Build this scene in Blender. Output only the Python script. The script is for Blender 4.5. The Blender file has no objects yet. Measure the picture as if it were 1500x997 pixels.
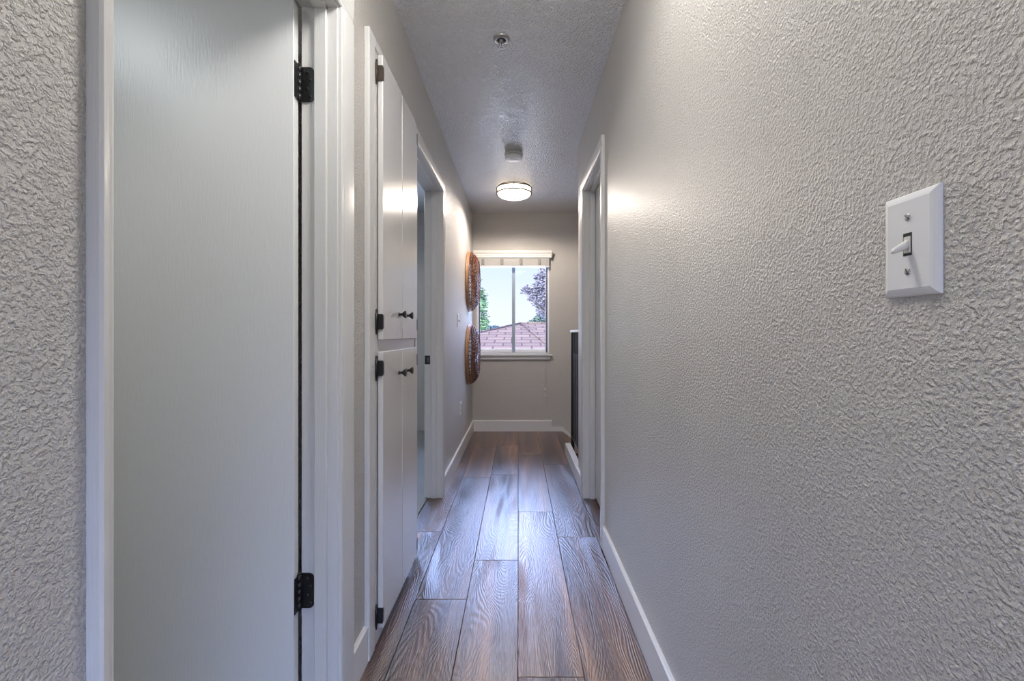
import bpy, bmesh, math, random
from mathutils import Vector, Matrix
random.seed(7)
PI = math.pi
C = bpy.context.scene.collection
S = bpy.context.scene

# ---------------------------------------------------------------- geometry helpers
def box(bm, x0, x1, y0, y1, z0, z1, bev=0.0, seg=1):
    x0, x1 = sorted((x0, x1)); y0, y1 = sorted((y0, y1)); z0, z1 = sorted((z0, z1))
    t = bmesh.new()
    vs = [t.verts.new(p) for p in ((x0,y0,z0),(x1,y0,z0),(x1,y1,z0),(x0,y1,z0),(x0,y0,z1),(x1,y0,z1),(x1,y1,z1),(x0,y1,z1))]
    for f in ((0,3,2,1),(4,5,6,7),(0,1,5,4),(1,2,6,5),(2,3,7,6),(3,0,4,7)):
        t.faces.new([vs[i] for i in f])
    if bev: bmesh.ops.bevel(t, geom=list(t.edges), offset=bev, segments=seg, affect='EDGES', profile=.5)
    merge(bm, t)

def merge(bm, t):
    me = bpy.data.meshes.new('tmp'); t.to_mesh(me); t.free(); bm.from_mesh(me); bpy.data.meshes.remove(me)

def prism(bm, pts, axis, a0, a1):
    """extrude a closed 2-D outline along an axis: pts are (u, v) on the other two axes in xyz order"""
    def P(p, a):
        return {'x': (a, p[0], p[1]), 'y': (p[0], a, p[1]), 'z': (p[0], p[1], a)}[axis]
    t = bmesh.new()
    A = [t.verts.new(P(p, a0)) for p in pts]; B = [t.verts.new(P(p, a1)) for p in pts]
    n = len(pts)
    t.faces.new(A); t.faces.new(B[::-1])
    for i in range(n): t.faces.new((A[i], B[i], B[(i+1) % n], A[(i+1) % n]))
    bmesh.ops.recalc_face_normals(t, faces=t.faces)
    merge(bm, t)

def lathe(bm, prof, M, n=32):
    """revolve (r, h) about local z, placed by matrix M"""
    t = bmesh.new(); rings = []
    for r, h in prof:
        if r < 1e-6: rings.append([t.verts.new((0, 0, h))])
        else: rings.append([t.verts.new((r*math.cos(2*PI*i/n), r*math.sin(2*PI*i/n), h)) for i in range(n)])
    for a, b in zip(rings, rings[1:]):
        if len(a) == 1 and len(b) == 1: continue
        for i in range(n):
            j = (i+1) % n
            if len(a) == 1: t.faces.new((a[0], b[j], b[i]))
            elif len(b) == 1: t.faces.new((a[i], a[j], b[0]))
            else: t.faces.new((a[i], a[j], b[j], b[i]))
    bmesh.ops.recalc_face_normals(t, faces=t.faces)
    for f in t.faces: f.smooth = True
    t.transform(M); merge(bm, t)

def tube(bm, pts, r, n=6, closed=False):
    t = bmesh.new(); pts = [Vector(p) for p in pts]; N = len(pts); rings = []
    prev = None
    for i, p in enumerate(pts):
        if closed: d = (pts[(i+1) % N] - pts[i-1]).normalized()
        else: d = (pts[min(i+1, N-1)] - pts[max(i-1, 0)]).normalized()
        if prev is None:
            u = d.cross(Vector((0, 0, 1)));
            if u.length < .1: u = d.cross(Vector((1, 0, 0)))
        else: u = prev - d*prev.dot(d)
        u.normalize(); prev = u; v = d.cross(u)
        rr = r[i] if isinstance(r, (list, tuple)) else r
        rings.append([t.verts.new(p + u*rr*math.cos(2*PI*k/n) + v*rr*math.sin(2*PI*k/n)) for k in range(n)])
    for i in range(N if closed else N-1):
        a, b = rings[i], rings[(i+1) % N]
        for k in range(n): t.faces.new((a[k], a[(k+1) % n], b[(k+1) % n], b[k]))
    if not closed: t.faces.new(rings[0][::-1]); t.faces.new(rings[-1])
    bmesh.ops.recalc_face_normals(t, faces=t.faces)
    for f in t.faces: f.smooth = True
    merge(bm, t)

def obj(name, bm, m, parent=None):
    me = bpy.data.meshes.new(name); bm.to_mesh(me); bm.free()
    me.materials.append(m)
    o = bpy.data.objects.new(name, me); C.objects.link(o)
    if parent:
        o.parent = parent
        # meshes are authored in world space: move them into the parent's frame
        if any(parent_chain(parent)): me.transform(world(parent).inverted())
    return o
def parent_chain(p):
    while p: yield True; p = p.parent
def world(p):
    M = Matrix.LocRotScale(p.location, p.rotation_euler, p.scale)
    return world(p.parent) @ M if p.parent else M
def struct(name, bm, m, parent=None, label=None):
    o = obj(name, bm, m, parent)
    if not parent: o['kind'] = 'structure'
    if label: o['label'] = label
    if label and not parent: o['category'] = name.split('_')[0]
    return o
def thing(name, label, cat, loc=(0,0,0), group=None, kind=None):
    o = bpy.data.objects.new(name, None); C.objects.link(o); o.location = loc
    o.empty_display_size = .05
    o['label'] = label; o['category'] = cat
    if group: o['group'] = group
    if kind: o['kind'] = kind
    return o
def NB(): return bmesh.new()

# ---------------------------------------------------------------- materials
class NT:
    def __init__(s, m): s.t = m.node_tree; s.n = s.t.nodes; s.l = s.t.links
    def add(s, typ, **kw):
        n = s.n.new(typ)
        for k, v in kw.items():
            if k.startswith('i_'): n.inputs[k[2:].replace('_', ' ')].default_value = v
            else: setattr(n, k, v)
        return n
    def link(s, a, b): s.l.new(a, b)
def base(name, col, rough=.5, metal=0, spec=.5, coat=0, coat_r=.1):
    m = bpy.data.materials.new(name); m.use_nodes = True
    b = m.node_tree.nodes['Principled BSDF']
    b.inputs['Base Color'].default_value = (*col, 1); b.inputs['Roughness'].default_value = rough
    b.inputs['Metallic'].default_value = metal; b.inputs['Specular IOR Level'].default_value = spec
    b.inputs['Coat Weight'].default_value = coat; b.inputs['Coat Roughness'].default_value = coat_r
    return m, b
def textured(name, col, rough, scale, dist, strength=1.0, spec=.5, ramp=None, tint=.04, stretch=(1,1,1), detail=3, coat=0, coat_r=.1):
    m, b = base(name, col, rough, spec=spec, coat=coat, coat_r=coat_r); N = NT(m)
    tc = N.add('ShaderNodeTexCoord'); mp = N.add('ShaderNodeMapping'); mp.inputs['Scale'].default_value = stretch
    N.link(tc.outputs['Object'], mp.inputs['Vector'])
    no = N.add('ShaderNodeTexNoise', i_Scale=scale, i_Detail=detail, i_Roughness=.55); N.link(mp.outputs[0], no.inputs['Vector'])
    h = no.outputs['Fac']
    if ramp:
        cr = N.add('ShaderNodeValToRGB'); cr.color_ramp.elements[0].position = ramp[0]; cr.color_ramp.elements[1].position = ramp[1]
        cr.color_ramp.interpolation = 'EASE'
        N.link(h, cr.inputs[0]); h = cr.outputs[0]
    bp = N.add('ShaderNodeBump', i_Strength=strength, i_Distance=dist); N.link(h, bp.inputs['Height']); N.link(bp.outputs[0], b.inputs['Normal'])
    if tint:
        n2 = N.add('ShaderNodeTexNoise', i_Scale=2.3, i_Detail=2); N.link(tc.outputs['Object'], n2.inputs['Vector'])
        mx = N.add('ShaderNodeMix', data_type='RGBA'); mx.inputs['A'].default_value = (*[c*(1-tint) for c in col], 1); mx.inputs['B'].default_value = (*[min(1, c*(1+tint)) for c in col], 1)
        N.link(n2.outputs['Fac'], mx.inputs['Factor']); N.link(mx.outputs['Result'], b.inputs['Base Color'])
    return m

WALL = (.555, .525, .485)
M = {}
M['wall'] = textured('textured greige wall paint', WALL, .32, 185, .0023, 1.0, spec=.8, ramp=(.38, .68), detail=3)
M['ceiling'] = textured('textured white ceiling paint', (.93, .935, .94), .30, 80, .013, 1.0, spec=.9, ramp=(.40, .62), detail=3)
M['trim'] = textured('white semi gloss trim paint', (.64, .63, .61), .28, 22, .0012, .5, stretch=(14, 14, 1), tint=.015)
M['base'] = textured('white baseboard paint', (.70, .685, .66), .3, 22, .0008, .4, stretch=(1, 1, 1), tint=.015)
M['door'] = textured('white brushed door paint', (.74, .745, .735), .33, 26, .0010, .45, stretch=(9, 9, 1), tint=.015)
M['closet'] = textured('white glossy closet door paint', (.62, .605, .585), .2, 26, .0012, .5, stretch=(7, 7, 1), tint=.015)
M['black'] = textured('matte black metal', (.012, .012, .013), .35, 300, .0003, .3, tint=0)
M['bronze'] = textured('dark bronze metal', (.055, .04, .03), .3, 300, .0003, .3, tint=0)
M['plastic'] = textured('white plastic', (.80, .80, .79), .3, 400, .0002, .2, tint=.01)
M['almond'] = textured('off white toggle plastic', (.74, .71, .65), .3, 400, .0002, .2, tint=.01)
M['grey_plastic'] = textured('pale grey plastic', (.55, .55, .54), .4, 400, .0002, .2, tint=.01)
M['dark'] = textured('dark slot', (.02, .02, .02), .6, 300, .0002, .2, tint=0)
M['screw'] = textured('painted screw head', (.5, .5, .5), .25, 400, .0003, .3, tint=0)
M['screw'].node_tree.nodes['Principled BSDF'].inputs['Metallic'].default_value = .7
M['chrome'] = textured('brushed chrome', (.45, .44, .42), .28, 300, .0003, .3, tint=0)
M['chrome'].node_tree.nodes['Principled BSDF'].inputs['Metallic'].default_value = .9
M['alu'] = textured('blue grey aluminium', (.30, .36, .45), .4, 200, .0003, .3, tint=.02)
M['dark_alu'] = textured('dark window channel', (.05, .055, .09), .5, 200, .0003, .3, tint=0)
M['vinyl'] = textured('white vinyl', (.82, .82, .82), .3, 200, .0003, .2, tint=.01)
M['blind'] = textured('cream blind slats', (.70, .68, .64), .4, 60, .0006, .4, stretch=(1, 10, 10), tint=.02)
M['tape'] = textured('grey ladder tape', (.30, .29, .27), .8, 300, .0006, .5, tint=.02)
M['cord'] = textured('white cord', (.72, .70, .68), .7, 500, .0004, .5, tint=0)
M['carpet'] = textured('grey green carpet', (.33, .34, .33), .95, 260, .006, 1, spec=.1, tint=.12)
M['stucco'] = textured('pale stucco', (.6, .57, .52), .9, 60, .004, .6, tint=.05)
M['bark'] = textured('tree bark', (.17, .13, .10), .9, 30, .02, .8, stretch=(3, 3, .6), tint=.2)
M['bounce_ground'] = textured('pale light bouncing ground', (.78, .80, .84), .95, 8, .02, .6, tint=.2)  # unseen ground made pale to bounce daylight up onto the ceiling

def rattan():
    m, b = base('red brown rattan', (.30, .11, .05), .34, spec=.6); N = NT(m)
    tc = N.add('ShaderNodeTexCoord'); no = N.add('ShaderNodeTexNoise', i_Scale=45, i_Detail=3); N.link(tc.outputs['Object'], no.inputs['Vector'])
    cr = N.add('ShaderNodeValToRGB'); cr.color_ramp.elements[0].position = .3; cr.color_ramp.elements[1].position = .72
    cr.color_ramp.elements[0].color = (.06, .018, .012, 1); cr.color_ramp.elements[1].color = (.25, .095, .045, 1)
    N.link(no.outputs['Fac'], cr.inputs[0]); N.link(cr.outputs[0], b.inputs['Base Color'])
    bp = N.add('ShaderNodeBump', i_Strength=.6, i_Distance=.002); N.link(no.outputs['Fac'], bp.inputs['Height']); N.link(bp.outputs[0], b.inputs['Normal'])
    return m
M['rattan'] = rattan()
def tan_rattan():
    m = textured('tan rattan', (.40, .21, .105), .4, 60, .002, .6, tint=.2)
    return m
M['rattan_rim'] = tan_rattan()

def wood(name='oak plank'):
    m, b = base(name, (.3, .2, .1), .3, spec=.5, coat=.85, coat_r=.38); N = NT(m)
    tc = N.add('ShaderNodeTexCoord')
    at = N.add('ShaderNodeAttribute', attribute_name='seed', attribute_type='GEOMETRY')
    off = N.add('ShaderNodeVectorMath', operation='MULTIPLY'); off.inputs[1].default_value = (37, 91, 53); N.link(at.outputs['Vector'], off.inputs[0])
    ad = N.add('ShaderNodeVectorMath', operation='ADD'); N.link(tc.outputs['Object'], ad.inputs[0]); N.link(off.outputs[0], ad.inputs[1])
    def mapped(sx, sy):
        mp = N.add('ShaderNodeMapping'); mp.inputs['Scale'].default_value = (sx, sy, 1); N.link(ad.outputs[0], mp.inputs['Vector']); return mp.outputs[0]
    def noise(v, sc, det=2, rough=.5, dist=0):
        n = N.add('ShaderNodeTexNoise', i_Scale=sc, i_Detail=det, i_Roughness=rough, i_Distortion=dist); N.link(v, n.inputs['Vector']); return n.outputs['Fac']
    def math_(op, a, bv, c=None):
        n = N.add('ShaderNodeMath', operation=op)
        for i, x in enumerate((a, bv) if c is None else (a, bv, c)):
            if x is None: continue
            if isinstance(x, (int, float)): n.inputs[i].default_value = x
            else: N.link(x, n.inputs[i])
        return n.outputs[0]
    # growth rings: contour lines of a stretched noise field
    vo = N.add('ShaderNodeTexVoronoi', i_Scale=1.0, voronoi_dimensions='2D'); N.link(mapped(4.2, 1.35), vo.inputs['Vector'])
    vs_ = N.add('ShaderNodeSeparateXYZ'); N.link(vo.outputs['Color'], vs_.inputs[0])
    has = math_('GREATER_THAN', vs_.outputs['X'], .45)
    near = N.add('ShaderNodeMapRange', interpolation_type='SMOOTHSTEP'); near.inputs['From Min'].default_value = .42; near.inputs['From Max'].default_value = 0; near.inputs['To Max'].default_value = .16; N.link(vo.outputs['Distance'], near.inputs[0])
    fld = math_('ADD', noise(mapped(5.2, .80), 1.0, 1.6, .45, .3), math_('MULTIPLY', near.outputs[0], has))
    fine = noise(mapped(60, 6), 1.0, 2, .5)
    ring = math_('SINE', math_('MULTIPLY_ADD', fld, 430.0, math_('MULTIPLY', fine, 3.6)), None)
    ring01 = math_('MULTIPLY_ADD', ring, .5, .5)
    # long streaks of heartwood / sapwood
    streak = noise(mapped(11, .55), 1.0, 2.5, .55, .4)
    pore = noise(mapped(300, 16), 1.0, 2, .6)
    mask = noise(mapped(7, .9), 1.0, 1, .5)
    mk = N.add('ShaderNodeMapRange'); mk.inputs['From Min'].default_value = .38; mk.inputs['From Max'].default_value = .62; mk.inputs['To Min'].default_value = .25; N.link(mask, mk.inputs[0])
    cr = N.add('ShaderNodeValToRGB'); e = cr.color_ramp.elements
    e[0].position = .36; e[0].color = (.040, .014, .008, 1); e[1].position = .66; e[1].color = (.36, .175, .080, 1)
    x = e.new(.47); x.color = (.105, .042, .021, 1); x = e.new(.58); x.color = (.20, .092, .044, 1)
    N.link(streak, cr.inputs[0])
    # per plank tone
    sep = N.add('ShaderNodeSeparateXYZ'); N.link(at.outputs['Vector'], sep.inputs[0])
    tone = N.add('ShaderNodeMapRange'); tone.inputs['To Min'].default_value = .60; tone.inputs['To Max'].default_value = 1.08; N.link(sep.outputs['Z'], tone.inputs[0])
    mul = N.add('ShaderNodeMix', data_type='RGBA', blend_type='MULTIPLY'); mul.inputs['Factor'].default_value = 1
    N.link(cr.outputs[0], mul.inputs['A']); N.link(tone.outputs[0], mul.inputs['B'])
    rg = N.add('ShaderNodeMix', data_type='RGBA', blend_type='MULTIPLY'); N.link(math_('MULTIPLY', math_('MULTIPLY', ring01, mk.outputs[0]), .75), rg.inputs['Factor'])
    N.link(mul.outputs['Result'], rg.inputs['A']); rg.inputs['B'].default_value = (.42, .34, .33, 1)
    pr = N.add('ShaderNodeMapRange'); pr.inputs['From Min'].default_value = .55; pr.inputs['From Max'].default_value = .75; pr.inputs['To Max'].default_value = .45; N.link(pore, pr.inputs[0])
    pg = N.add('ShaderNodeMix', data_type='RGBA', blend_type='MULTIPLY'); N.link(pr.outputs[0], pg.inputs['Factor']); N.link(rg.outputs['Result'], pg.inputs['A']); pg.inputs['B'].default_value = (.3, .25, .25, 1)
    # knots
    kn = N.add('ShaderNodeMapRange'); kn.inputs['From Min'].default_value = .13; kn.inputs['From Max'].default_value = .025; kn.inputs['To Max'].default_value = .85; N.link(vo.outputs['Distance'], kn.inputs[0])
    kg = N.add('ShaderNodeMix', data_type='RGBA'); N.link(math_('MULTIPLY', kn.outputs[0], has), kg.inputs['Factor']); N.link(pg.outputs['Result'], kg.inputs['A']); kg.inputs['B'].default_value = (.03, .016, .016, 1)
    N.link(kg.outputs['Result'], b.inputs['Base Color'])
    hgt = math_('ADD', math_('MULTIPLY', math_('MULTIPLY', ring01, mk.outputs[0]), .9), math_('MULTIPLY', pore, 1.2))
    bp = N.add('ShaderNodeBump', i_Strength=.7, i_Distance=.0011); N.link(hgt, bp.inputs['Height']); N.link(bp.outputs[0], b.inputs['Normal'])
    bp2 = N.add('ShaderNodeBump', i_Strength=.65, i_Distance=.0013); N.link(hgt, bp2.inputs['Height']); N.link(bp2.outputs[0], b.inputs['Coat Normal'])
    return m
M['wood'] = wood()
M['groove'] = textured('dark plank joint', (.025, .014, .012), .7, 200, .0005, .3, tint=0)

def glass():
    m = bpy.data.materials.new('clear window glass'); m.use_nodes = True; N = NT(m)
    for n in list(N.n): N.n.remove(n)
    o = N.add('ShaderNodeOutputMaterial'); g = N.add('ShaderNodeBsdfGlossy'); g.inputs['Roughness'].default_value = .02
    t = N.add('ShaderNodeBsdfTransparent'); t.inputs['Color'].default_value = (.97, .985, 1, 1)
    fr = N.add('ShaderNodeFresnel', i_IOR=1.1); mx = N.add('ShaderNodeMixShader')
    N.link(fr.outputs[0], mx.inputs[0]); N.link(t.outputs[0], mx.inputs[1]); N.link(g.outputs[0], mx.inputs[2]); N.link(mx.outputs[0], o.inputs[0])
    return m
M['glass'] = glass()
def emit(name, col, s):
    m = bpy.data.materials.new(name); m.use_nodes = True; N = NT(m); b = N.n['Principled BSDF']
    b.inputs['Base Color'].default_value = (.9, .88, .84, 1); b.inputs['Roughness'].default_value = .3
    b.inputs['Emission Color'].default_value = (*col, 1); b.inputs['Emission Strength'].default_value = s
    return m
LAMP_FAR = 3.4; LAMP_NEAR = 32.0
M['lit'] = emit('lit warm frosted diffuser', (1, .86, .70), LAMP_FAR)
M['lit_added'] = emit('lit cool frosted diffuser', (.90, .97, 1), 5)  # glow of the added lights in the side rooms
M['lit_near'] = emit('lit frosted diffuser', (1, .97, .93), LAMP_NEAR)

def shingles():
    m, b = base('brown roof shingles', (.3, .2, .17), .95, spec=0); N = NT(m)
    tc = N.add('ShaderNodeTexCoord')
    br = N.add('ShaderNodeTexBrick'); br.inputs['Scale'].default_value = 1
    br.inputs['Brick Width'].default_value = .8; br.inputs['Row Height'].default_value = .36; br.inputs['Mortar Size'].default_value = .035
    br.inputs['Color1'].default_value = (.105, .076, .068, 1); br.inputs['Color2'].default_value = (.074, .055, .054, 1); br.inputs['Mortar'].default_value = (.045, .032, .036, 1)
    sp = N.add('ShaderNodeSeparateXYZ'); cb = N.add('ShaderNodeCombineXYZ'); N.link(tc.outputs['Object'], sp.inputs[0])
    ml = N.add('ShaderNodeMath', operation='MULTIPLY'); ml.inputs[1].default_value = 3.0; N.link(sp.outputs['Z'], ml.inputs[0])
    N.link(sp.outputs['X'], cb.inputs[0]); N.link(ml.outputs[0], cb.inputs[1]); N.link(cb.outputs[0], br.inputs['Vector'])
    N.link(br.outputs['Color'], b.inputs['Base Color'])
    return m
M['shingle'] = shingles()
def leafmat(name, a, bcol):
    m, b = base(name, a, .7); N = NT(m)
    g = N.add('ShaderNodeNewGeometry'); cr = N.add('ShaderNodeMix', data_type='RGBA'); N.link(g.outputs['Random Per Island'], cr.inputs['Factor'])
    cr.inputs['A'].default_value = (*a, 1); cr.inputs['B'].default_value = (*bcol, 1); N.link(cr.outputs['Result'], b.inputs['Base Color'])
    b.inputs['Subsurface Weight'].default_value = 0
    return m
M['leaf_green'] = leafmat('fresh green leaves', (.035, .085, .03), (.10, .17, .07))
M['leaf_teal'] = leafmat('blue green leaves', (.016, .042, .055), (.035, .075, .085))
M['leaf_mauve'] = leafmat('mauve grey leaves', (.06, .062, .080), (.13, .11, .13))
M['leaf_grey'] = leafmat('grey green leaves', (.03, .055, .045), (.07, .10, .08))

# ---------------------------------------------------------------- dimensions (metres; camera at the origin of the hall, looking along +y)
XL, XR, YE, H = -.510, .437, 5.04, 2.44
WT = .10
# ---------------------------------------------------------------- floor: individual planks in one floor mesh
def floor():
    bm = NB(); lay = bm.faces.layers.float_vector.new('seed')
    w = .21; g = .0007
    joints = {0: [-1.1, .35, 1.426, 2.754, 4.09], -1: [-.9, .62, 2.163, 3.476, 4.36], 1: [-.4, 1.02, 2.41, 3.75],
              -2: [-1.3, .2, 1.845, 3.40, 4.30], -3: [-.8, .9, 2.473, 3.80], 2: [-.6, .8, 2.1, 3.3, 4.4]}
    def plank(x0, x1, y0, y1):
        x0 += g; x1 -= g; y0 += g; y1 -= g; e = .0015; d = .0012
        sd = (random.random(), random.random(), random.random())
        top = [(x0+e, y0+e, 0), (x1-e, y0+e, 0), (x1-e, y1-e, 0), (x0+e, y1-e, 0)]
        low = [(x0, y0, -d), (x1, y0, -d), (x1, y1, -d), (x0, y1, -d)]
        t = [bm.verts.new(p) for p in top]; l = [bm.verts.new(p) for p in low]
        bt = [bm.verts.new((p[0], p[1], -.012)) for p in low]
        fs = [bm.faces.new(t)] + [bm.faces.new((l[i], l[(i+1) % 4], t[(i+1) % 4], t[i])) for i in range(4)]
        fs += [bm.faces.new((bt[i], bt[(i+1) % 4], l[(i+1) % 4], l[i])) for i in range(4)]
        for f in fs: f[lay] = sd
    for c in range(-3, 2):
        x0, x1 = c*w, (c+1)*w
        js = [-1.6] + joints[c] + [YE]
        for a, b in zip(js, js[1:]): plank(x0, x1, a, b)
    # threshold planks under the door openings and at the landing
    plank(.42, .56, 2.30, 3.02)
    plank(.42, .475, 3.30, 4.10)
    plank(.42, .56, -1.6, .8); plank(.42, .56, .8, 2.10)
    sd = (.3, .7, .45)
    for pts in ([(.42+g, 4.09), (.556, 4.09), (.556, 4.70), (.492, YE-.004), (.42+g, YE)],):
        t = [bm.verts.new((p[0], p[1], -.0002)) for p in pts]; l = [bm.verts.new((p[0], p[1], -.03)) for p in pts]
        fs = [bm.faces.new(t)] + [bm.faces.new((l[i], l[(i+1) % 5], t[(i+1) % 5], t[i])) for i in range(5)]
        for f in fs: f[lay] = sd
    bmesh.ops.recalc_face_normals(bm, faces=bm.faces)
    o = struct('floor', bm, M['wood'], label='brown oak plank floor running down the hallway')
    s = NB(); box(s, -.64, .556, -1.6, 4.08, -.12, -.012); box(s, -.64, .49, 4.08, YE, -.12, -.012)
    o2 = obj('plank_joint', s, M['groove'], o)
    return o
floor()
bm = NB(); box(bm, -3.9, -.60, 2.10, YE, -.1, .006); box(bm, -2.2, -.64, -2.6, 2.0, -.1, -.001); box(bm, .56, 3.1, -2.6, 3.17, -.1, -.001); box(bm, -.64, .56, -2.6, -1.6, -.1, -.001)
struct('floor_bedroom', bm, M['carpet'], label='grey carpet in the bedroom left of the hall')

# ---------------------------------------------------------------- walls
bm = NB()
D1 = (.560, 1.268, 2.005); D2 = (2.222, 2.98, 2.03); CL = (1.60, 2.10, 2.05); D3 = (2.335, 2.97, 2.03)
x0, x1 = XL-WT, XL
box(bm, x0, x1, -.35, D1[0]-.018, 0, H); box(bm, x0, x1, D1[0]-.018, D1[1]+.018, D1[2]+.018, H)
box(bm, x0, x1, D1[1]+.018, CL[0], 0, H); box(bm, x0, x1, CL[0], CL[1], CL[2], H); box(bm, x0, x1, CL[0], CL[1], 0, .045)
box(bm, x0, x1, CL[1], D2[0]-.018, 0, H); box(bm, x0, x1, D2[0]-.018, D2[1]+.018, D2[2]+.018, H)
box(bm, x0, x1, D2[1]+.018, YE, 0, H)
struct('wall_left', bm, M['wall'], label='left hallway wall with textured greige paint')
bm = NB(); x0, x1 = XR, XR+WT
box(bm, x0, x1, -.35, D3[0]-.018, 0, H); box(bm, x0, x1, D3[0]-.018, D3[1]+.018, D3[2]+.018, H); box(bm, x0, x1, D3[1]+.018, 3.27, 0, H)
struct('wall_right', bm, M['wall'], label='right hallway wall with textured greige paint')
# far wall with window opening
W = (-.462, .345, .865, 1.96)
bm = NB(); y0, y1 = YE, YE+.15
box(bm, -.62, W[0], y0, y1, -2.8, H); box(bm, W[1], 3.2, y0, y1, -2.8, H); box(bm, W[0], W[1], y0, y1, -2.8, W[2]); box(bm, W[0], W[1], y0, y1, W[3], H)
# bedroom part of the far wall, with its own window opening
box(bm, -1.4, -.62, y0, y1, -.2, H); box(bm, -3.9, -2.9, y0, y1, -.2, H); box(bm, -2.9, -1.4, y0, y1, -.2, .9); box(bm, -2.9, -1.4, y0, y1, 2.1, H)
struct('wall_back', bm, M['wall'], label='far end wall with the window')
bm = NB(); box(bm, -2.3, 3.2, -2.72, -2.6, -.1, .25); box(bm, -2.3, 3.2, -2.72, -2.6, 2.2, H); box(bm, -2.3, -1.9, -2.72, -2.6, .25, 2.2); box(bm, 2.6, 3.2, -2.72, -2.6, .25, 2.2); struct('wall_front', bm, M['wall'], label='wall behind the camera')
# side rooms and stairwell shell
bm = NB(); box(bm, -2.3, -2.2, -2.6, 1.5, -.1, H); box(bm, -2.2, XL-WT, -.35, -.25, -.1, H); box(bm, 3.1, 3.2, -2.6, 3.17, -.1, H); box(bm, XR+WT, 3.1, -.35, -.25, -.1, H); box(bm, XR+WT+.9, XR+WT+1.0, -.25, 3.17, -.1, H)
box(bm, -4.0, -3.9, 2.0, YE+.15, -.1, H); box(bm, -3.9, XL-WT-.01, 2.0, 2.10, -.1, H); box(bm, -2.2, XL-WT-.01, 1.40, 1.50, -.1, H)
struct('wall_side_rooms', bm, M['wall'])
bm = NB(); box(bm, 3.1, 3.2, 3.17, YE, -2.8, H); box(bm, XR+WT, 3.1, 3.17, 3.27, -2.8, H); box(bm, .48, XR+WT, 3.17, 3.27, -2.8, -.12)
struct('wall_stairwell', bm, M['wall'])
bm = NB(); box(bm, -4.0, 3.2, -2.72, YE+.15, H, H+.12)
struct('ceiling', bm, M['ceiling'], label='textured white hallway ceiling')
bm = NB(); box(bm, .42, 3.2, 3.2, YE+.1, -2.9, -2.8); struct('floor_lower', bm, M['wood'])

# ---------------------------------------------------------------- baseboards
def bb(bm, a, b, z0, z1): pass
bm = NB(); t = .014
def bbL(ya, yb, h=.12): prism(bm, [(XL, 0), (XL+t, 0), (XL+t, h-.004), (XL+t-.005, h), (XL, h)], 'y', ya, yb)
bbL(-.35, .530); bbL(1.356, 1.488); bbL(3.06, YE)
struct('baseboard_left', bm, M['base'], label='white baseboard along the left wall')
bm = NB()
def bbR(ya, yb, h=.12): prism(bm, [(XR, 0), (XR-t, 0), (XR-t, h-.004), (XR-t+.005, h), (XR, h)], 'y', ya, yb)
bbR(-.35, 2.272); bbR(3.04, 3.27)
struct('baseboard_right', bm, M['base'], label='white baseboard along the right wall')
bm = NB()
prism(bm, [(YE, 0), (YE-t, 0), (YE-t, .116), (YE-t+.005, .12), (YE, .12)], 'x', XL+t, .375)
prism(bm, [(.375, 0), (.375, .048), (.480, .048), (.50, .042), (1.60, -.93), (1.60, -1.2), (.55, -.25), (.49, -.20), (.49, 0)], 'y', YE-t, YE)
struct('baseboard_back', bm, M['base'], label='white baseboard under the window stepping down to the stairs')

# ---------------------------------------------------------------- door trims (jambs, stops and casings)
def casing_profile(side, y_in, y_out, xw, th):
    """cross-section in (x, y) of a casing leg standing on the wall face xw; side=+1 projects to +x"""
    s = side; d = 1 if y_out > y_in else -1; L = abs(y_out-y_in)
    P = [(0, 0), (th*.60, 0), (th*.72, .004), (th*.72, .012), (th*.80, .016), (th*.92, L*.5), (th, L*.82), (th, L-.003), (th-.003, L), (0, L)]
    return [(xw+s*a, y_in+d*b) for a, b in P]
def casing_head_profile(side, z_in, z_out, xw, th):
    return casing_profile(side, z_in, z_out, xw, th)
def door_trim(name, wallx, side, ya, yb, zt, near_out, far_out, stop_off, label, topcas=.062, th=.018, ext=.010):
    bm = NB(); xo = wallx + side*.0; xi = wallx - side*(WT)   # hall face, room face
    jx0, jx1 = sorted((xo + side*.002, xi - side*ext))
    box(bm, jx0, jx1, ya-.018, ya, 0, zt+.018, .0015); box(bm, jx0, jx1, yb, yb+.018, 0, zt+.018, .0015); box(bm, jx0, jx1, ya, yb, zt, zt+.018)
    # stops
    s0, s1 = sorted((wallx - side*stop_off, wallx - side*(stop_off+.034)))
    box(bm, s0, s1, yb-.011, yb, 0, zt, .0015); box(bm, s0, s1, ya, ya+.011, 0, zt, .0015); box(bm, s0, s1, ya, yb, zt-.011, zt)
    if not near_out: near_out = ya-.062
    prism(bm, casing_profile(side, ya-.004 if near_out != 'x' else ya, near_out, wallx, th), 'z', 0, zt+.004)
    prism(bm, casing_profile(side, yb+.004, far_out, wallx, th), 'z', 0, zt+.004)
    prism(bm, casing_head_profile(side, zt+.004, zt+topcas, wallx, th) and [(p[0], p[1]) for p in casing_profile(side, zt+.004, zt+topcas, wallx, th)], 'y', near_out, far_out)
    return struct(name, bm, M['trim'], label=label)
T1 = door_trim('trim_1', XL, 1, D1[0], D1[1], D1[2], .532, 1.354, .026, 'white casing and jamb of the doorway nearest on the left', .085, ext=0)
T2 = door_trim('trim_2', XL, 1, D2[0], D2[1], D2[2], D2[0]-.060, 3.045, .030, 'white casing and jamb of the bedroom doorway past the closet')
T3 = door_trim('trim_3', XR, -1, D3[0], D3[1], D3[2], 2.275, 3.036, .034, 'white casing and jamb of the doorway on the right wall')
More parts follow.
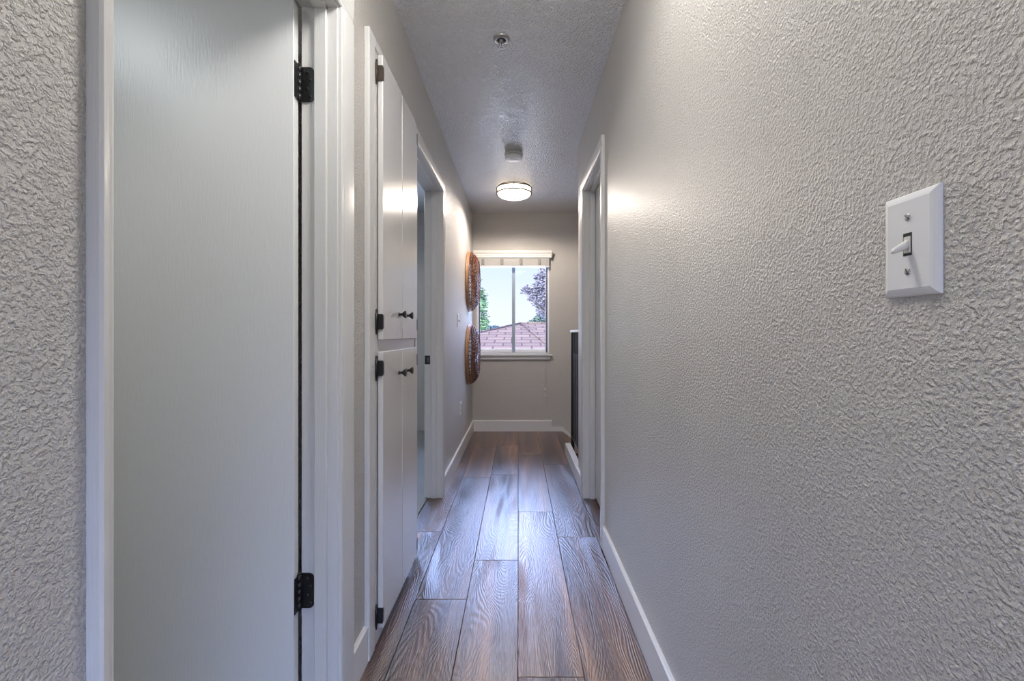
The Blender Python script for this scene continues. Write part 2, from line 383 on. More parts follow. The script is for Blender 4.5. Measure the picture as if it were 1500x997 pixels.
# strike plate on the bedroom jamb
bm = NB(); box(bm, -.617, -.583, D2[1]-.0025, D2[1]+.001, .885, .943, .0008); box(bm, -.598, -.583, D2[1]-.004, D2[1]-.001, .888, .940, .001)
sp = obj('strike_plate', bm, M['black'], T2); sp['label'] = 'black strike plate on the white jamb'
bm = NB(); box(bm, -.601, -.591, D2[1]-.0050, D2[1]-.002, .898, .930); obj('latch_hole', bm, M['screw'], sp)

# ---------------------------------------------------------------- hinges
def rounded(bm, plane, a0, a1, z0, z1, c0, c1, r=.014, sides=(1, 1)):
    """leaf with rounded corners on the a1 side (plane 'y': leaf spans x=a, thickness along y; 'x' the reverse)"""
    pts = []; d = 1 if a1 > a0 else -1
    pts.append((a0, z0))
    for k in range(7):
        t_ = -PI/2 + k*PI/12; pts.append((a1 - d*r + d*r*math.cos(t_), z0 + r + r*math.sin(t_)))
    for k in range(7):
        t_ = k*PI/12; pts.append((a1 - d*r + d*r*math.cos(t_), z1 - r + r*math.sin(t_)))
    pts.append((a0, z1))
    prism(bm, pts, 'y' if plane == 'y' else 'x', c0, c1)

# open door, hinged on the far jamb of the nearest doorway
door = struct('door_1', (lambda b: (box(b, -.70, 0, 0, .035, .012, 2.0, .0015), b)[1])(NB()), M['door'], label='open white slab door inside the nearest left doorway')
door.location = (-.6125, 1.229, 0); door.rotation_euler = (0, 0, math.radians(6))
def face_world(): return world(door)
for zc in (1.785, .365):
    hz0, hz1 = zc-.049, zc+.049
    bm = NB()
    rounded(bm, 'y', -.609, -.573, hz0, hz1, 1.2645, 1.2672)              # leaf on the jamb
    for k in range(5):                                                      # knuckles
        a = hz0 + k*.098/5
        lathe(bm, [(0, a+.0006), (.0062, a+.0006), (.0062, a+.098/5-.0006), (0, a+.098/5-.0006)], Matrix.Translation((-.6105, 1.2560, 0)), 14)
    lathe(bm, [(0, hz1), (.0035, hz1+.001), (.0045, hz1+.004), (0, hz1+.007)], Matrix.Translation((-.6105, 1.2560, 0)), 12)
    box(bm, -.6125, -.6105, 1.232, 1.258, hz0, hz1)                         # leaf on the door edge
    h = obj('hinge', bm, M['black'], door); h['label'] = 'black butt hinge'
    bm = NB()
    for dz, dx in ((-.034, 0), (-.012, -.009), (.012, 0), (.034, -.009)):
        lathe(bm, [(0, .0016), (.003, .0012), (.0042, .0003), (.0042, -.001)], Matrix.Translation((-.583+dx, 1.2645, zc+dz)) @ Matrix.Rotation(PI/2, 4, 'X'), 12)
    obj('screw', bm, M['black'], h)
# closed door on the right
bm = NB(); box(bm, .508, .543, D3[0]+.002, D3[1]-.002, .012, D3[2]-.003, .001)
d3 = struct('door_2', bm, M['door'], label='closed white door recessed in the right doorway')

# ---------------------------------------------------------------- built-in linen closet
CX, CW = -.475, 1.583
clo = thing('linen_closet', 'white built-in linen closet with four slab doors and black knobs', 'closet', (XL, 1.85, 0))
bm = NB()
box(bm, XL-.0005, -.492, 1.490, 1.547, 0, 2.105, .0025); box(bm, XL-.0005, -.492, 1.547, 2.150, 2.072, 2.105, .0025)
obj('casing', bm, M['trim'], clo)
bm = NB()
box(bm, XL-.02, -.4970, 1.5475, 1.604, .0, 2.0715); box(bm, XL-.02, -.4970, 2.10, 2.158, .0, 2.0715); box(bm, XL-.02, -.4970, 1.604, 2.10, 2.035, 2.0715)
box(bm, XL-.02, -.4970, 1.604, 2.10, .0, .075); box(bm, XL-.02, -.4970, 1.604, 2.10, 1.000, 1.085)
box(bm, XL-.50, XL-.02, 1.58, 1.595, 0, 2.07); box(bm, XL-.50, XL-.02, 2.085, 2.10, 0, 2.07); box(bm, XL-.52, XL-.50, 1.58, 2.10, 0, 2.07)
obj('face_frame', bm, M['closet'], clo)
for z in (.5, 1.04, 1.45):
    bm = NB(); box(bm, XL-.498, XL-.022, 1.596, 2.084, z, z+.018); obj('shelf', bm, M['closet'], clo)
for (ya, yb, za, zb, hy, hinges, ky, kz) in (
        (1.583, 1.846, 1.064, 2.066, 1.583, (2.0, 1.128), 1.794, 1.163), (1.851, 2.122, 1.064, 2.066, 2.122, (2.0, 1.128), 1.912, 1.163),
        (1.583, 1.846, .052, 1.024, 1.583, (.965, .098), 1.794, .931), (1.851, 2.122, .052, 1.024, 2.122, (.965, .098), 1.912, .931)):
    bm = NB(); box(bm, -.4935, CX, ya, yb, za, zb, .003, 2)
    dr = obj('door', bm, M['closet'], clo)
    Mx = Matrix.Translation((CX, ky, kz)) @ Matrix.Rotation(PI/2, 4, 'Y')
    bm = NB(); lathe(bm, [(0, 0), (.0085, 0), (.0085, .002), (.0058, .004), (.0052, .010), (.0065, .014), (.0105, .019), (.0145, .024), (.0155, .026), (.0150, .028), (.010, .0295), (0, .030)], Mx, 28)
    k = obj('knob', bm, M['black'], dr); k['label'] = 'black cone knob'
    s = -1 if hy == ya else 1
    for hz in hinges:
        bm = NB(); y = hy + s*.001
        tube(bm, [(-.4945, y+s*.010, hz-.038), (-.4945, y+s*.010, hz+.038)], .0036, 10)
        for e in (-1, 1): lathe(bm, [(0, 0), (.0040, .001), (.0040, .003), (.0025, .006), (0, .008)], Matrix.Translation((-.4945, y+s*.010, hz+e*.037)) @ (Matrix.Rotation(PI, 4, 'X') if e < 0 else Matrix()), 10)
        box(bm, -.4970, -.4945, y, y+s*.018, hz-.030, hz+.030, .0006)
        box(bm, -.4945, -.4745, y-s*.0005, y+s*.0040, hz-.027, hz+.027, .0006)
        box(bm, -.4755, -.4738, y-s*.012, y+s*.002, hz-.024, hz+.024, .0005)
        hm = obj('hinge', bm, M['bronze'] if hz > 1.9 else M['black'], dr); hm['label'] = 'small dark cabinet hinge'

# ---------------------------------------------------------------- switches and outlet
def wall_plate(name, label, cat, x, y, z, s, kind):
    """s = +1 when the plate faces +x (left wall), -1 when it faces -x (right wall); authored in world space"""
    t_ = thing(name, label, cat, (x, y, z-.057))
    w, h, d = .035, .057, .0065
    bm = NB(); tb = bmesh.new()
    def P(dx, dy, dz): return (x + s*dx, y + dy, z + dz)
    rings = []
    for (dx, ww, hh) in ((-.0005, w, h), (.0015, w, h), (.0035, w-.0015, h-.0015), (.0055, w-.0055, h-.0055), (d, w-.0085, h-.0085)):
        rings.append([tb.verts.new(P(dx, a*ww, b_*hh)) for a, b_ in ((-1,-1),(1,-1),(1,1),(-1,1))])
    for a, b_ in zip(rings, rings[1:]):
        for i in range(4): tb.faces.new((a[i], a[(i+1) % 4], b_[(i+1) % 4], b_[i]))
    tb.faces.new(rings[-1]); tb.faces.new(rings[0][::-1]); bmesh.ops.recalc_face_normals(tb, faces=tb.faces); merge(bm, tb)
    plate = obj('plate', bm, M['plastic'], t_)
    Rx = Matrix.Rotation(s*PI/2, 4, 'Y')
    scr = [(0, .030), (0, -.030)] if kind == 'switch' else [(0, 0)]
    for dy, dz in scr:
        bm = NB(); lathe(bm, [(.0040, 0), (.0040, .0006), (.0030, .0013), (0, .0016)], Matrix.Translation(P(d-.0002, dy, dz)) @ Rx, 20)
        sc = obj('screw', bm, M['screw'], t_)
        bm = NB(); a = random.uniform(.5, 1.2); L = .0034; u, v = math.cos(a)*L, math.sin(a)*L
        tube(bm, [P(d+.0013, dy-u, dz-v), P(d+.0013, dy+u, dz+v)], .00055, 6); obj('slot', bm, M['dark'], sc)
    if kind == 'switch':
        bm = NB(); x0_, x1_ = sorted((x+s*(d-.0003), x+s*(d+.0004)))
        box(bm, x0_, x1_, y-.0054, y+.0054, z-.0125, z+.0125); obj('slot', bm, M['dark'], t_)
        bm = NB(); x0_, x1_ = sorted((x+s*d, x+s*(d+.0012)))
        box(bm, x0_, x1_, y-.0042, y+.0042, z-.0095, z+.0085, .0004)
        # lever: pointing out and down (switch off)
        tb = bmesh.new(); rr = []
        for (dx, dz, hw, hh) in ((0, 0, .0040, .0062), (.006, -.0028, .0038, .0048), (.013, -.0062, .0033, .0036), (.0165, -.0079, .0027, .0030), (.0182, -.0087, .0014, .0016)):
            rr.append([tb.verts.new(P(d+dx, hw*math.cos(q*PI/4+PI/8), dz + hh*math.sin(q*PI/4+PI/8))) for q in range(8)])
        for a, b_ in zip(rr, rr[1:]):
            for i in range(8): tb.faces.new((a[i], a[(i+1) % 8], b_[(i+1) % 8], b_[i]))
        tb.faces.new(rr[-1]); tb.faces.new(rr[0][::-1]); bmesh.ops.recalc_face_normals(tb, faces=tb.faces)
        for f in tb.faces: f.smooth = True
        merge(bm, tb); obj('toggle', bm, M['almond'], t_)
    else:
        for dz in (-.0195, .0195):
            bm = NB(); lathe(bm, [(.0, 0), (.0165, 0), (.0165, .0012), (.0155, .002), (0, .002)], Matrix.Translation(P(d-.0002, 0, dz)) @ Rx, 28)
            rc = obj('receptacle', bm, M['grey_plastic'], t_)
            bm = NB(); x0_, x1_ = sorted((x+s*(d+.0012), x+s*(d+.0021)))
            box(bm, x0_, x1_, y-.007, y-.0055, z+dz-.001, z+dz+.007); box(bm, x0_, x1_, y+.0055, y+.007, z+dz, z+dz+.007); box(bm, x0_, x1_, y-.002, y+.002, z+dz-.009, z+dz-.005)
            obj('slot', bm, M['dark'], rc)
    return t_
wall_plate('light_switch', 'white toggle light switch plate on the near right wall', 'light switch', XR, .498, 1.184, -1, 'switch')
wall_plate('light_switch', 'small light switch on the left wall beside the wicker baskets', 'light switch', XL, 3.80, 1.20, 1, 'switch')
wall_plate('wall_outlet', 'low electrical outlet on the left wall below the switch', 'outlet', XL, 3.98, .43, 1, 'outlet')

# ---------------------------------------------------------------- ceiling things
def ceiling_light(loc, label, lit, watts, col, rad):
    x, y = loc; t_ = thing('ceiling_light', label, 'ceiling light', (x, y, H))
    T = Matrix.Translation((x, y, H)) @ Matrix.Rotation(PI, 4, 'X')
    bm = NB(); lathe(bm, [(0, -.001), (.150, -.001), (.150, .006), (.140, .010), (0, .010)], T, 48); obj('mounting_plate', bm, M['bronze'], t_)
    bm = NB(); pr = [(.151, .008)] + [(.151, .066)]
    for k in range(1, 9):
        a = k/8*PI/2; pr.append((.151*math.cos(a), .066+.044*math.sin(a)))
    pr[-1] = (0, pr[-1][1]); lathe(bm, pr, T, 48); obj('diffuser', bm, lit, t_)
    for h in (.018, .064):
        bm = NB(); lathe(bm, [(.156, h-.004), (.166, h-.004), (.166, h+.004), (.156, h+.004), (.156, h-.004)], T, 64)
        o = obj('ring', bm, M['bronze'], t_)
    for k in range(4):
        a = PI/4*0 + k*PI/2; cx, cy = x+.161*math.cos(a), y+.161*math.sin(a)
        bm = NB(); tube(bm, [(cx, cy, H-.002), (cx, cy, H-.066)], .0035, 8); obj('bracket', bm, M['bronze'], t_)
    bm = NB(); lathe(bm, [(0, .108), (.006, .109), (.008, .113), (.005, .118), (0, .120)], T, 16); obj('finial', bm, M['bronze'], t_)
    L = bpy.data.lights.new('lamp', 'SPOT'); L.energy = watts; L.color = col; L.spot_size = math.radians(172); L.spot_blend = .35; L.shadow_soft_size = rad
    lo = bpy.data.objects.new('lamp', L); C.objects.link(lo); lo.location = (x, y, H-.135)
    return t_
ceiling_light((-.037, 4.15), 'lit round flush ceiling light with bronze rings near the window', M['lit'], 36, (1, .89, .79), .018)
ceiling_light((.0, .93), 'lit round flush ceiling light at the near end of the hall', M['lit_near'], 6.5, (1, .985, .965), .06)

ceiling_light((-1.45, .25), 'added unseen ceiling light brightening the room behind the nearest left doorway', M['lit_added'], 11, (.9, .97, 1), .08)  # unseen fixture added to brighten the face of the open door
ceiling_light((-1.7, 3.3), 'added unseen ceiling light brightening the bedroom past the closet', M['lit_added'], 26, (.92, .98, 1), .08)  # unseen fixture added to brighten the strip seen through the bedroom doorway
sd = thing('smoke_detector', 'round white smoke detector on the hallway ceiling', 'smoke detector', (-.033, 3.36, H))
T = Matrix.Translation((-.033, 3.36, H)) @ Matrix.Rotation(PI, 4, 'X')
bm = NB(); lathe(bm, [(0, -.001), (.060, -.001), (.064, .004), (.066, .012), (.070, .018), (.070, .024), (.062, .026), (0, .026)], T, 40); obj('base', bm, M['grey_plastic'], sd)
bm = NB(); lathe(bm, [(0, .024), (.058, .024), (.058, .031), (0, .031)], T, 40); obj('vent', bm, M['dark'], sd)
for k in range(20):
    a = 2*PI*k/20; c = Vector((-.033+.0605*math.cos(a), 3.36+.0605*math.sin(a), 0)); tube(bm := NB(), [(c.x, c.y, H-.023), (c.x, c.y, H-.033)], .0022, 5)
    if k == 0: fins = bmesh.new()
    merge(fins, bm)
obj('fin', fins, M['grey_plastic'], sd)
bm = NB(); lathe(bm, [(0, .030), (.064, .030), (.064, .046), (.060, .053), (.050, .057), (.022, .058), (.020, .060), (0, .060)], T, 40); obj('cover', bm, M['plastic'], sd)
bm = NB(); box(bm, -.062, -.044, 3.325, 3.337, H-.0600, H-.0570, .001); obj('badge', bm, M['grey_plastic'], sd)

fs = thing('fire_sprinkler', 'small chrome fire sprinkler head on the near ceiling', 'fire sprinkler', (-.077, 2.07, H))
T = Matrix.Translation((-.077, 2.07, H)) @ Matrix.Rotation(PI, 4, 'X')
bm = NB(); lathe(bm, [(.038, -.001), (.038, .002), (.034, .006), (.024, .009), (.021, .008), (.020, -.001)], T, 36); obj('escutcheon', bm, M['chrome'], fs)
bm = NB(); lathe(bm, [(0, -.001), (.020, -.001), (.020, .002), (0, .002)], T, 24); obj('recess', bm, M['dark'], fs)
bm = NB(); lathe(bm, [(0, 0), (.009, 0), (.009, .012), (.007, .016), (0, .016)], T, 18)
for sx in (-1, 1): tube(bm, [(-.077+sx*.008, 2.07, H-.013), (-.077+sx*.011, 2.07, H-.022), (-.077+sx*.007, 2.07, H-.033), (-.077, 2.07, H-.038)], .0018, 8)
obj('frame', bm, M['chrome'], fs)
bm = NB(); tube(bm, [(-.077, 2.07, H-.014), (-.077, 2.07, H-.035)], .0022, 8); obj('bulb', bm, M['rattan'], fs)
bm = NB()
for k in range(12):
    a = 2*PI*k/12; box(tb := bmesh.new(), 0, .013, -.0022, .0022, -.0006, .0006); tb.transform(Matrix.Translation((-.077, 2.07, H-.041)) @ Matrix.Rotation(a, 4, 'Z')); merge(bm, tb)
lathe(bm, [(0, .037), (.007, .038), (.007, .042), (0, .043)], T, 16); obj('deflector', bm, M['chrome'], fs)

# ---------------------------------------------------------------- wicker wall baskets (openwork, rim against the wall)
def basket(y, z, label):
    t_ = thing('wicker_basket', label, 'wall basket', (XL, y, z), group='wicker baskets on the left wall')
    def pt(r, a, d): return (XL + d, y + r*math.cos(a), z + r*math.sin(a))
    def rad(u):     # profile of the shell from the rim to the crown: (radius, distance from wall)
        P = [(.300, .014), (.296, .036), (.285, .056), (.266, .074), (.240, .086), (.205, .092), (.15, .095), (.09, .096), (.035, .096)]
        f = u*(len(P)-1); i = min(int(f), len(P)-2); q = f-i
        return P[i][0]*(1-q)+P[i+1][0]*q, P[i][1]*(1-q)+P[i+1][1]*q
    bm = NB()
    for r, d, tk in ((.300, .010, .009), (.299, .024, .007)):
        tube(bm, [pt(r, 2*PI*k/72, d) for k in range(72)], tk, 8, True)
    obj('rim', bm, M['rattan_rim'], t_)
    bm = NB(); n = 44
    for k in range(n):
        a = 2*PI*k/n; N_ = 9 if k % 2 == 0 else 6
        tube(bm, [pt(*(lambda q: (q[0], a, q[1]))(rad(u*.125))) for u in range(N_)], .0042, 5)
    obj('spokes', bm, M['rattan'], t_)
    bm = NB()
    for u, tk in ((.11, .003), (.14, .003), (.25, .0035), (.36, .004), (.46, .0045), (.56, .004), (.66, .004), (.76, .004), (.86, .004), (.94, .005), (1, .005)):
        r, d = rad(u); N_ = 120
        tube(bm, [pt(r, 2*PI*k/N_, d + .0035*math.cos(PI*k)) for k in range(N_)], tk*.8, 5, True)
    obj('weave', bm, M['rattan'], t_)
    bm = NB()   # scalloped loops around the crown
    n = 40
    for k in range(n):
        a = 2*PI*k/n; L = []
        for q in range(9):
            s_ = q/8*PI; L.append(pt(.245 - .030*math.sin(s_), a + (q/8-.5)*.30, .090 + .016*math.sin(s_)))
        tube(bm, L, .0035, 5)
    obj('loop_border', bm, M['rattan'], t_)
basket(4.62, 1.62, 'upper of the two round brown wicker baskets hung on the left wall')
basket(4.62, .878, 'lower of the two round brown wicker baskets hung on the left wall')

# ---------------------------------------------------------------- far window
wx0, wx1, wz0, wz1 = W
bm = NB(); yw = YE+.060
box(bm, wx0, wx0+.018, YE+.02, YE+.15, wz0, wz1); box(bm, wx1-.014, wx1, YE+.0, YE+.15, wz0, wz1); box(bm, wx0, wx1, YE+.02, YE+.15, wz1-.03, wz1)
box(bm, wx0, wx1, YE+.0, YE+.15, wz0-.004, wz0+.010)
win = struct('window_1', bm, M['vinyl'], label='sliding window in the far wall')
bm = NB(); box(bm, wx0+.018, wx1-.014, yw, yw+.03, wz0+.010, wz0+.050, .002); box(bm, wx0+.018, wx1-.014, yw, yw+.03, wz1-.07, wz1-.03, .002)
obj('sash_rail', bm, M['vinyl'], win)
bm = NB(); mx = -.052; box(bm, mx-.018, mx+.018, yw-.012, yw+.035, wz0+.010, wz1-.03, .002); box(bm, mx-.026, mx-.016, yw-.02, yw-.010, .98, 1.05, .002)
ml = obj('mullion', bm, M['alu'], win)
bm = NB(); box(bm, wx1-.030, wx1-.014, yw-.010, yw+.03, wz0+.010, wz1-.03); box(bm, wx0+.018, wx0+.030, yw-.010, yw+.03, wz0+.010, wz1-.03)
box(bm, wx0+.018, wx1-.014, yw-.014, yw, wz0+.008, wz0+.0135)
obj('side_channel', bm, M['dark_alu'], win)
bm = NB(); box(bm, wx0+.030, mx-.018, yw+.012, yw+.016, wz0+.05, wz1-.07); box(bm, mx+.018, wx1-.030, yw+.020, yw+.024, wz0+.05, wz1-.07)
obj('pane', bm, M['glass'], win)
bm = NB(); prism(bm, [(YE+.06, wz0-.004), (YE-.028, wz0-.004), (YE-.034, wz0-.010), (YE-.034, wz0-.020), (YE-.028, wz0-.026), (YE+.06, wz0-.026)], 'x', wx0-.03, .380)
s_ = obj('sill', bm, M['trim'], win); s_['label'] = 'white window sill'
bm = NB(); prism(bm, [(YE, wz0-.026), (YE-.018, wz0-.026), (YE-.018, wz0-.060), (YE-.012, wz0-.070), (YE, wz0-.070)], 'x', wx0-.02, .358); obj('apron', bm, M['trim'], win)
# unseen bedroom window, added to let daylight into the side room
bm = NB()
for a in ((-2.9, -2.86, .9, 2.1), (-1.44, -1.4, .9, 2.1), (-2.86, -1.44, .9, .94), (-2.86, -1.44, 2.06, 2.1), (-2.17, -2.13, .94, 2.06)): box(bm, a[0], a[1], YE+.05, YE+.1, a[2], a[3])
w2 = struct('window_2', bm, M['vinyl'], label='unseen bedroom window added for daylight')
bm = NB(); box(bm, -2.86, -1.44, YE+.07, YE+.075, .94, 2.06); obj('pane', bm, M['glass'], w2)

bm = NB()  # unseen rear window, added as a large soft fill source for the hall
for a in ((-1.9, -1.84, .25, 2.2), (2.54, 2.6, .25, 2.2), (.32, .38, .25, 2.2), (-1.84, 2.54, .25, .31), (-1.84, 2.54, 2.14, 2.2)): box(bm, a[0], a[1], -2.69, -2.63, a[2], a[3])
w3 = struct('window_3', bm, M['vinyl'], label='unseen wide window added behind the camera for fill daylight')
bm = NB(); box(bm, -1.84, 2.54, -2.665, -2.66, .31, 2.14); obj('pane', bm, M['glass'], w3)
# raised blind
bl = thing('window_blind', 'cream horizontal blind raised to the top of the window', 'blind', (-.06, YE, 1.9))
bm = NB()
vp = lambda e: [(YE+.0, 1.930), (YE-.060, 1.930), (YE-.060, 1.944), (YE-.064, 1.950), (YE-.064, 1.965), (YE-.070, 1.975), (YE-.076, 1.990), (YE-.078, 2.006), (YE+.0, 2.006)]
prism(bm, vp(0), 'x', -.494, .372); obj('valance', bm, M['blind'], bl)
bm = NB(); n = 16
for k in range(n):
    z_ = 1.925 - k*.0050; j = random.uniform(-.002, .002)
    box(bm, -.470, .345+j, YE-.046+j, YE-.004+j, z_-.0030, z_, .0006)
obj('slat_stack', bm, M['blind'], bl)['kind'] = 'stuff'
bm = NB(); box(bm, -.470, .346, YE-.048, YE-.002, 1.826, 1.842, .003, 2); obj('bottom_rail', bm, M['blind'], bl)
for x in (-.39, -.18, .033, .237):
    bm = NB(); box(bm, x-.017, x+.017, YE-.0505, YE-.046, 1.848, 1.918, .001); tube(bm, [(x, YE-.052, 1.915), (x+.006, YE-.056, 1.88), (x, YE-.052, 1.85)], .004, 6)
    obj('ladder_tape', bm, M['tape'], bl)
bm = NB(); cx = .302
tube(bm, [(cx, YE-.052, 1.93), (cx+.003, YE-.050, 1.5), (cx, YE-.048, 1.0), (cx-.002, YE-.045, .47)], .0016, 6); tube(bm, [(cx+.006, YE-.052, 1.93), (cx+.006, YE-.050, 1.4), (cx+.004, YE-.045, .40)], .0013, 6)
cd = obj('pull_cord', bm, M['cord'], bl)
bm = NB(); lathe(bm, [(0, .0), (.005, -.002), (.009, -.022), (.009, -.028), (0, -.030)], Matrix.Translation((cx-.002, YE-.045, .49)), 12); obj('tassel', bm, M['almond'], cd)
bm = NB(); lathe(bm, [(0, .0), (.004, -.002), (.008, -.020), (.007, -.026), (0, -.028)], Matrix.Translation((cx+.004, YE-.045, .42)), 12); obj('tassel', bm, M['almond'], cd)

# ---------------------------------------------------------------- stair curb, railing, stairs
bm = NB(); box(bm, XR-.012, XR+.036, 3.275, 4.08, 0, .100, .002)
struct('trim_4', bm, M['trim'], label='low white curb along the stair opening')
rl = thing('stair_railing', 'black metal guard railing with white top rail beside the stairs', 'railing', (.493, 3.7, -.1))
rx = .492
bm = NB(); box(bm, rx-.014, rx+.014, 4.05, 4.078, -.12, 1.10, .001); obj('post', bm, M['black'], rl)
bm = NB(); box(bm, rx-.014, rx+.014, 3.275, 3.30, -.12, 1.10, .001); obj('post', bm, M['black'], rl)
bm = NB(); box(bm, rx-.022, rx+.022, 3.275, 4.085, 1.10, 1.118, .002); obj('top_rail', bm, M['trim'], rl)['label'] = 'thin white top rail'
bm = NB(); box(bm, rx-.009, rx+.009, 3.30, 4.05, .15, .168); obj('bottom_rail', bm, M['black'], rl)
for y in (3.94, 3.83, 3.72, 3.61, 3.50, 3.39):
    bm = NB(); box(bm, rx-.006, rx+.006, y-.006, y+.006, .168, 1.10); obj('baluster', bm, M['black'], rl)
bm = NB(); box(bm, rx-.002, rx+.002, 3.30, 4.05, .168, .915); obj('lower_panel', bm, M['black'], rl)
st = thing('staircase', 'wooden stairs going down to the right beside the window wall', 'staircase', (.9, 4.6, -1.0))
for k in range(7):
    xa = .56 + .26*k; zt = -.18*(k+1)
    tb = NB(); lay = tb.faces.layers.float_vector.new('seed'); box(tb, xa-.025, xa+.26, 4.10, YE-.016, zt-.03, zt, .004)
    for f in tb.faces: f[lay] = (k*.13, .4, .6)
    obj('tread', tb, M['wood'], st)
    tb = NB(); box(tb, xa-.004, xa+.012, 4.10, YE-.016, zt-.001, zt+.15); obj('riser', tb, M['trim'], st)
bm = NB(); prism(bm, [(.53, -.13), (.56, -.02), (2.38, -1.28), (2.38, -1.60)], 'y', 4.084, 4.099); obj('stringer', bm, M['trim'], st)

# ---------------------------------------------------------------- outside: neighbouring roofs and trees
def house(name, label, P, R, C0, C1, E, B, zg):
    h = thing(name, label, 'house', (P[0], P[1], zg))
    bm = NB()
    vs = {k: bm.verts.new(v) for k, v in dict(P=P, R=R, C0=C0, C1=C1, E=E, B=B).items()}
    bm.faces.new([vs['C0'], vs['C1'], vs['P']]); bm.faces.new([vs['C1'], vs['E'], vs['R'], vs['P']]); bm.faces.new([vs['B'], vs['C0'], vs['P'], vs['R']]); bm.faces.new([vs['E'], vs['B'], vs['R']])
    bmesh.ops.recalc_face_normals(bm, faces=bm.faces)
    r = bmesh.ops.extrude_face_region(bm, geom=list(bm.faces)); bmesh.ops.translate(bm, vec=(0, 0, -.10), verts=[v for v in r['geom'] if isinstance(v, bmesh.types.BMVert)])
    obj('roof', bm, M['shingle'], h)
    bm = NB()
    for a, b_ in ((P, C1), (P, C0), (P, R)): tube(bm, [Vector(a)+Vector((0, 0, .02)), Vector(b_)+Vector((0, 0, .02))], .07, 6)
    obj('ridge_cap', bm, M['shingle'], h)
    bm = NB(); tube(bm, [Vector(C0)+Vector((0, -.06, -.10)), Vector(C1)+Vector((.06, -.06, -.10)), Vector(E)+Vector((.05, 0, -.10))], .075, 8); obj('gutter', bm, M['alu'], h)
    bm = NB(); cen = sum((Vector(v) for v in (C0, C1, E, B)), Vector())/4
    q = [(cen + (Vector(v)-cen)*.93) for v in (C0, C1, E, B)]
    prism(bm, [(v.x, v.y) for v in q], 'z', zg, C0[2]-.08); obj('wall', bm, M['stucco'], h)
    return h
house('house', 'neighbouring house with mauve brown hip roof seen through the window', (.16, 26, 1.685), (9, 27.5, 1.66), (-4.6, 18.2, .46), (1.40, 18, .46), (14, 22, .46), (5, 36, .46), -2.9)
house('house', 'small distant roof peeking behind the brown roof left of the mullion', (-.55, 46, 1.95), (.8, 46, 1.95), (-4.2, 42, .7), (1.6, 42, .7), (4, 47, .7), (-3, 50, .7), -2.9)
bm = NB(); box(bm, -60, 60, YE+.3, 110, -3.2, -2.9); g = obj('yard', bm, M['bounce_ground']); g['kind'] = 'structure'; g['label'] = 'ground outside below the window'

def tree(label, x, y, blobs, leaf, n, ls, mat, top):
    t_ = thing('leafy_tree', label, 'tree', (x, y, -2.9))
    bm = NB(); tube(bm, [(x, y, -2.9), (x+.1, y, -1), (x-.05, y+.1, top*.5), (x, y, top)], [.22, .18, .13, .05], 8)
    for (bx, by, bz, r) in blobs: tube(bm, [(x, y, top*.3), ((x+bx)/2, (y+by)/2, (top*.4+bz)/2), (bx, by, bz)], [.08, .05, .02], 5)
    obj('trunk', bm, M['bark'], t_)
    bm = NB(); tot = sum(b_[3]**2 for b_ in blobs)
    for (bx, by, bz, r) in blobs:
        for _ in range(int(n*r*r/tot)):
            d = Vector((random.gauss(0, 1), random.gauss(0, 1), random.gauss(0, 1))).normalized() * r * random.uniform(.25, 1.0)**.5 * random.uniform(.85, 1.12)
            c = Vector((bx, by, bz)) + Vector((d.x, d.y, d.z*.85))
            R = Matrix.Rotation(random.uniform(0, 6.28), 3, 'Z') @ Matrix.Rotation(random.uniform(-1.2, 1.2), 3, 'X')
            s = ls*random.uniform(.6, 1.3)
            vs = [bm.verts.new(c + R @ Vector(p)) for p in ((-s, 0, 0), (0, 0, -.55*s), (s, 0, 0), (0, .15*s, .55*s))]
            bm.faces.new(vs)
    f = obj('foliage', bm, mat, t_); f['kind'] = 'stuff'
    return t_
U = lambda px, py, D: ((px-759)*D/660, D, 1.085+(489-py)*D/660)
def blobs(D, L): return [(*U(px, py, D + random.uniform(-.8, .8)), r*D/660) for px, py, r in L]
tree('bright green leafy tree at the left edge of the window', U(684, 480, 32)[0], 32, blobs(32, [(690, 440, 24), (697, 430, 16), (700, 462, 16), (704, 474, 14), (690, 480, 22), (703, 447, 12), (674, 455, 26), (698, 412, 8)]), 0, 5200, .10, M['leaf_green'], U(0, 440, 32)[2])
tree('blue green rounded tree behind the brown roof on the left', U(715, 480, 52)[0], 52, blobs(52, [(716, 487, 13), (726, 485, 10), (705, 490, 14), (733, 491, 6), (696, 489, 14)]), 0, 5000, .14, M['leaf_teal'], U(0, 482, 52)[2])
tree('mauve tinted tree in the upper right of the window', U(815, 430, 36)[0], 36, blobs(36, [(812, 424, 30), (795, 418, 15), (790, 440, 12), (782, 428, 11), (772, 424, 8), (800, 398, 12), (766, 427, 5), (798, 455, 14), (778, 437, 6), (788, 405, 7)]), 0, 4200, .105, M['leaf_mauve'], U(0, 425, 36)[2])
tree('grey green tree low in the right side of the window', U(800, 470, 40)[0], 40, blobs(40, [(796, 466, 13), (786, 471, 9), (777, 474, 6), (808, 462, 18), (793, 458, 7)]), 0, 3400, .11, M['leaf_grey'], U(0, 468, 40)[2])

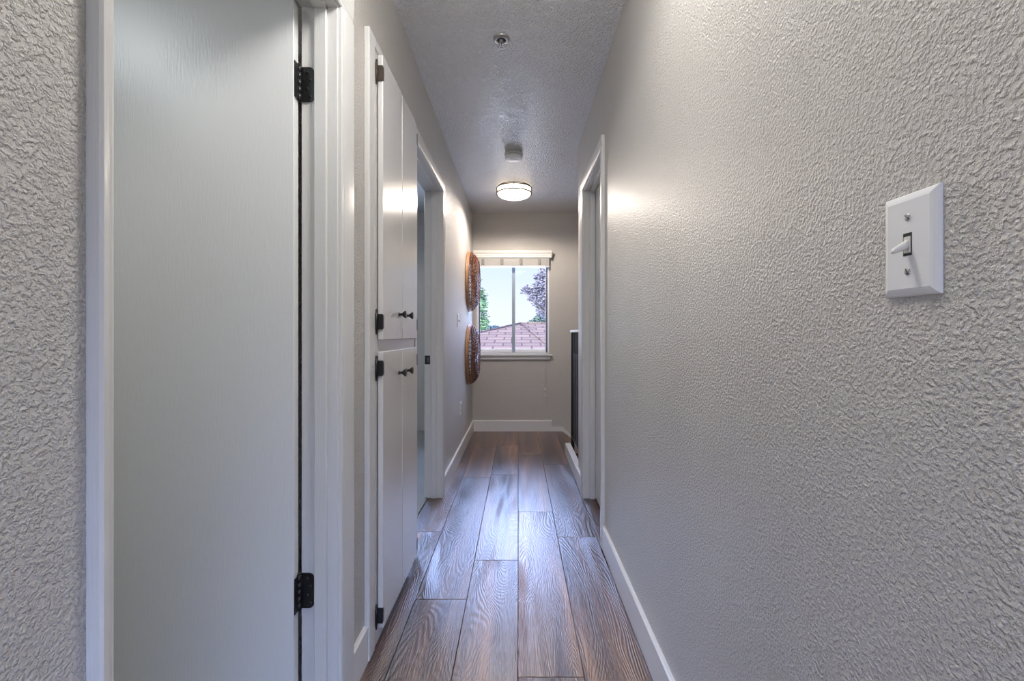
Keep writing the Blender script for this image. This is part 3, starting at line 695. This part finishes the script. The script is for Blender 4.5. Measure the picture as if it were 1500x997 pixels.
# ---------------------------------------------------------------- world, sun, camera
w = bpy.data.worlds.new('sky'); S.world = w; w.use_nodes = True; nt = w.node_tree; ns = nt.nodes; lk = nt.links
bg = ns['Background']; tc = ns.new('ShaderNodeTexCoord'); sp = ns.new('ShaderNodeSeparateXYZ'); lk.new(tc.outputs['Generated'], sp.inputs[0])
cr = ns.new('ShaderNodeValToRGB'); e = cr.color_ramp.elements
SKY = 1.0
e[0].position = 0; e[0].color = (.68/4, .72/4, .80/4, 1)
for p, c in ((.06, (.66, .70, .79)), (.17, (.52, .63, .84)), (.28, (5.6, 7.3, 13)), (.52, (6.4, 8.4, 14.5)), (.68, (1.4, 2.0, 3.2))):  # bright blue band added above the window view for the floor sheen
    x = e.new(p); x.color = (c[0]/4, c[1]/4, c[2]/4, 1)
e[-1].position = 1; e[-1].color = (1.0/4, 1.4/4, 2.4/4, 1)
lk.new(sp.outputs['Z'], cr.inputs[0]); # sky strength falls towards the side behind the camera
mr = ns.new('ShaderNodeMapRange'); mr.inputs['From Min'].default_value = .35; mr.inputs['From Max'].default_value = -.6; mr.inputs['To Min'].default_value = 4.0; mr.inputs['To Max'].default_value = 3.0
lk.new(sp.outputs['Y'], mr.inputs[0]); lk.new(cr.outputs[0], bg.inputs['Color']); lk.new(mr.outputs[0], bg.inputs['Strength'])
sun = bpy.data.lights.new('sun', 'SUN'); sun.energy = 14.0; sun.angle = .02; sun.color = (1, .97, .94)
so = bpy.data.objects.new('sun', sun); so.rotation_euler = (math.radians(48), 0, math.radians(-25)); C.objects.link(so)

cam = bpy.data.cameras.new('camera'); co = bpy.data.objects.new('camera', cam); C.objects.link(co)
co.location = (0, 0, 1.085); co.rotation_euler = (PI/2, 0, 0)
cam.sensor_width = 36; cam.lens = 36*660/1500; cam.clip_start = .02; cam.clip_end = 300
cam.shift_x = -9/1500; cam.shift_y = -9.5/1500
S.camera = co
S.view_settings.view_transform = 'Standard'; S.view_settings.look = 'None'; S.view_settings.gamma = 1; S.view_settings.use_curve_mapping = False
S.view_settings.exposure = 0.58
S.cycles.max_bounces = 12; S.cycles.diffuse_bounces = 8; S.cycles.glossy_bounces = 4; S.cycles.transparent_max_bounces = 16
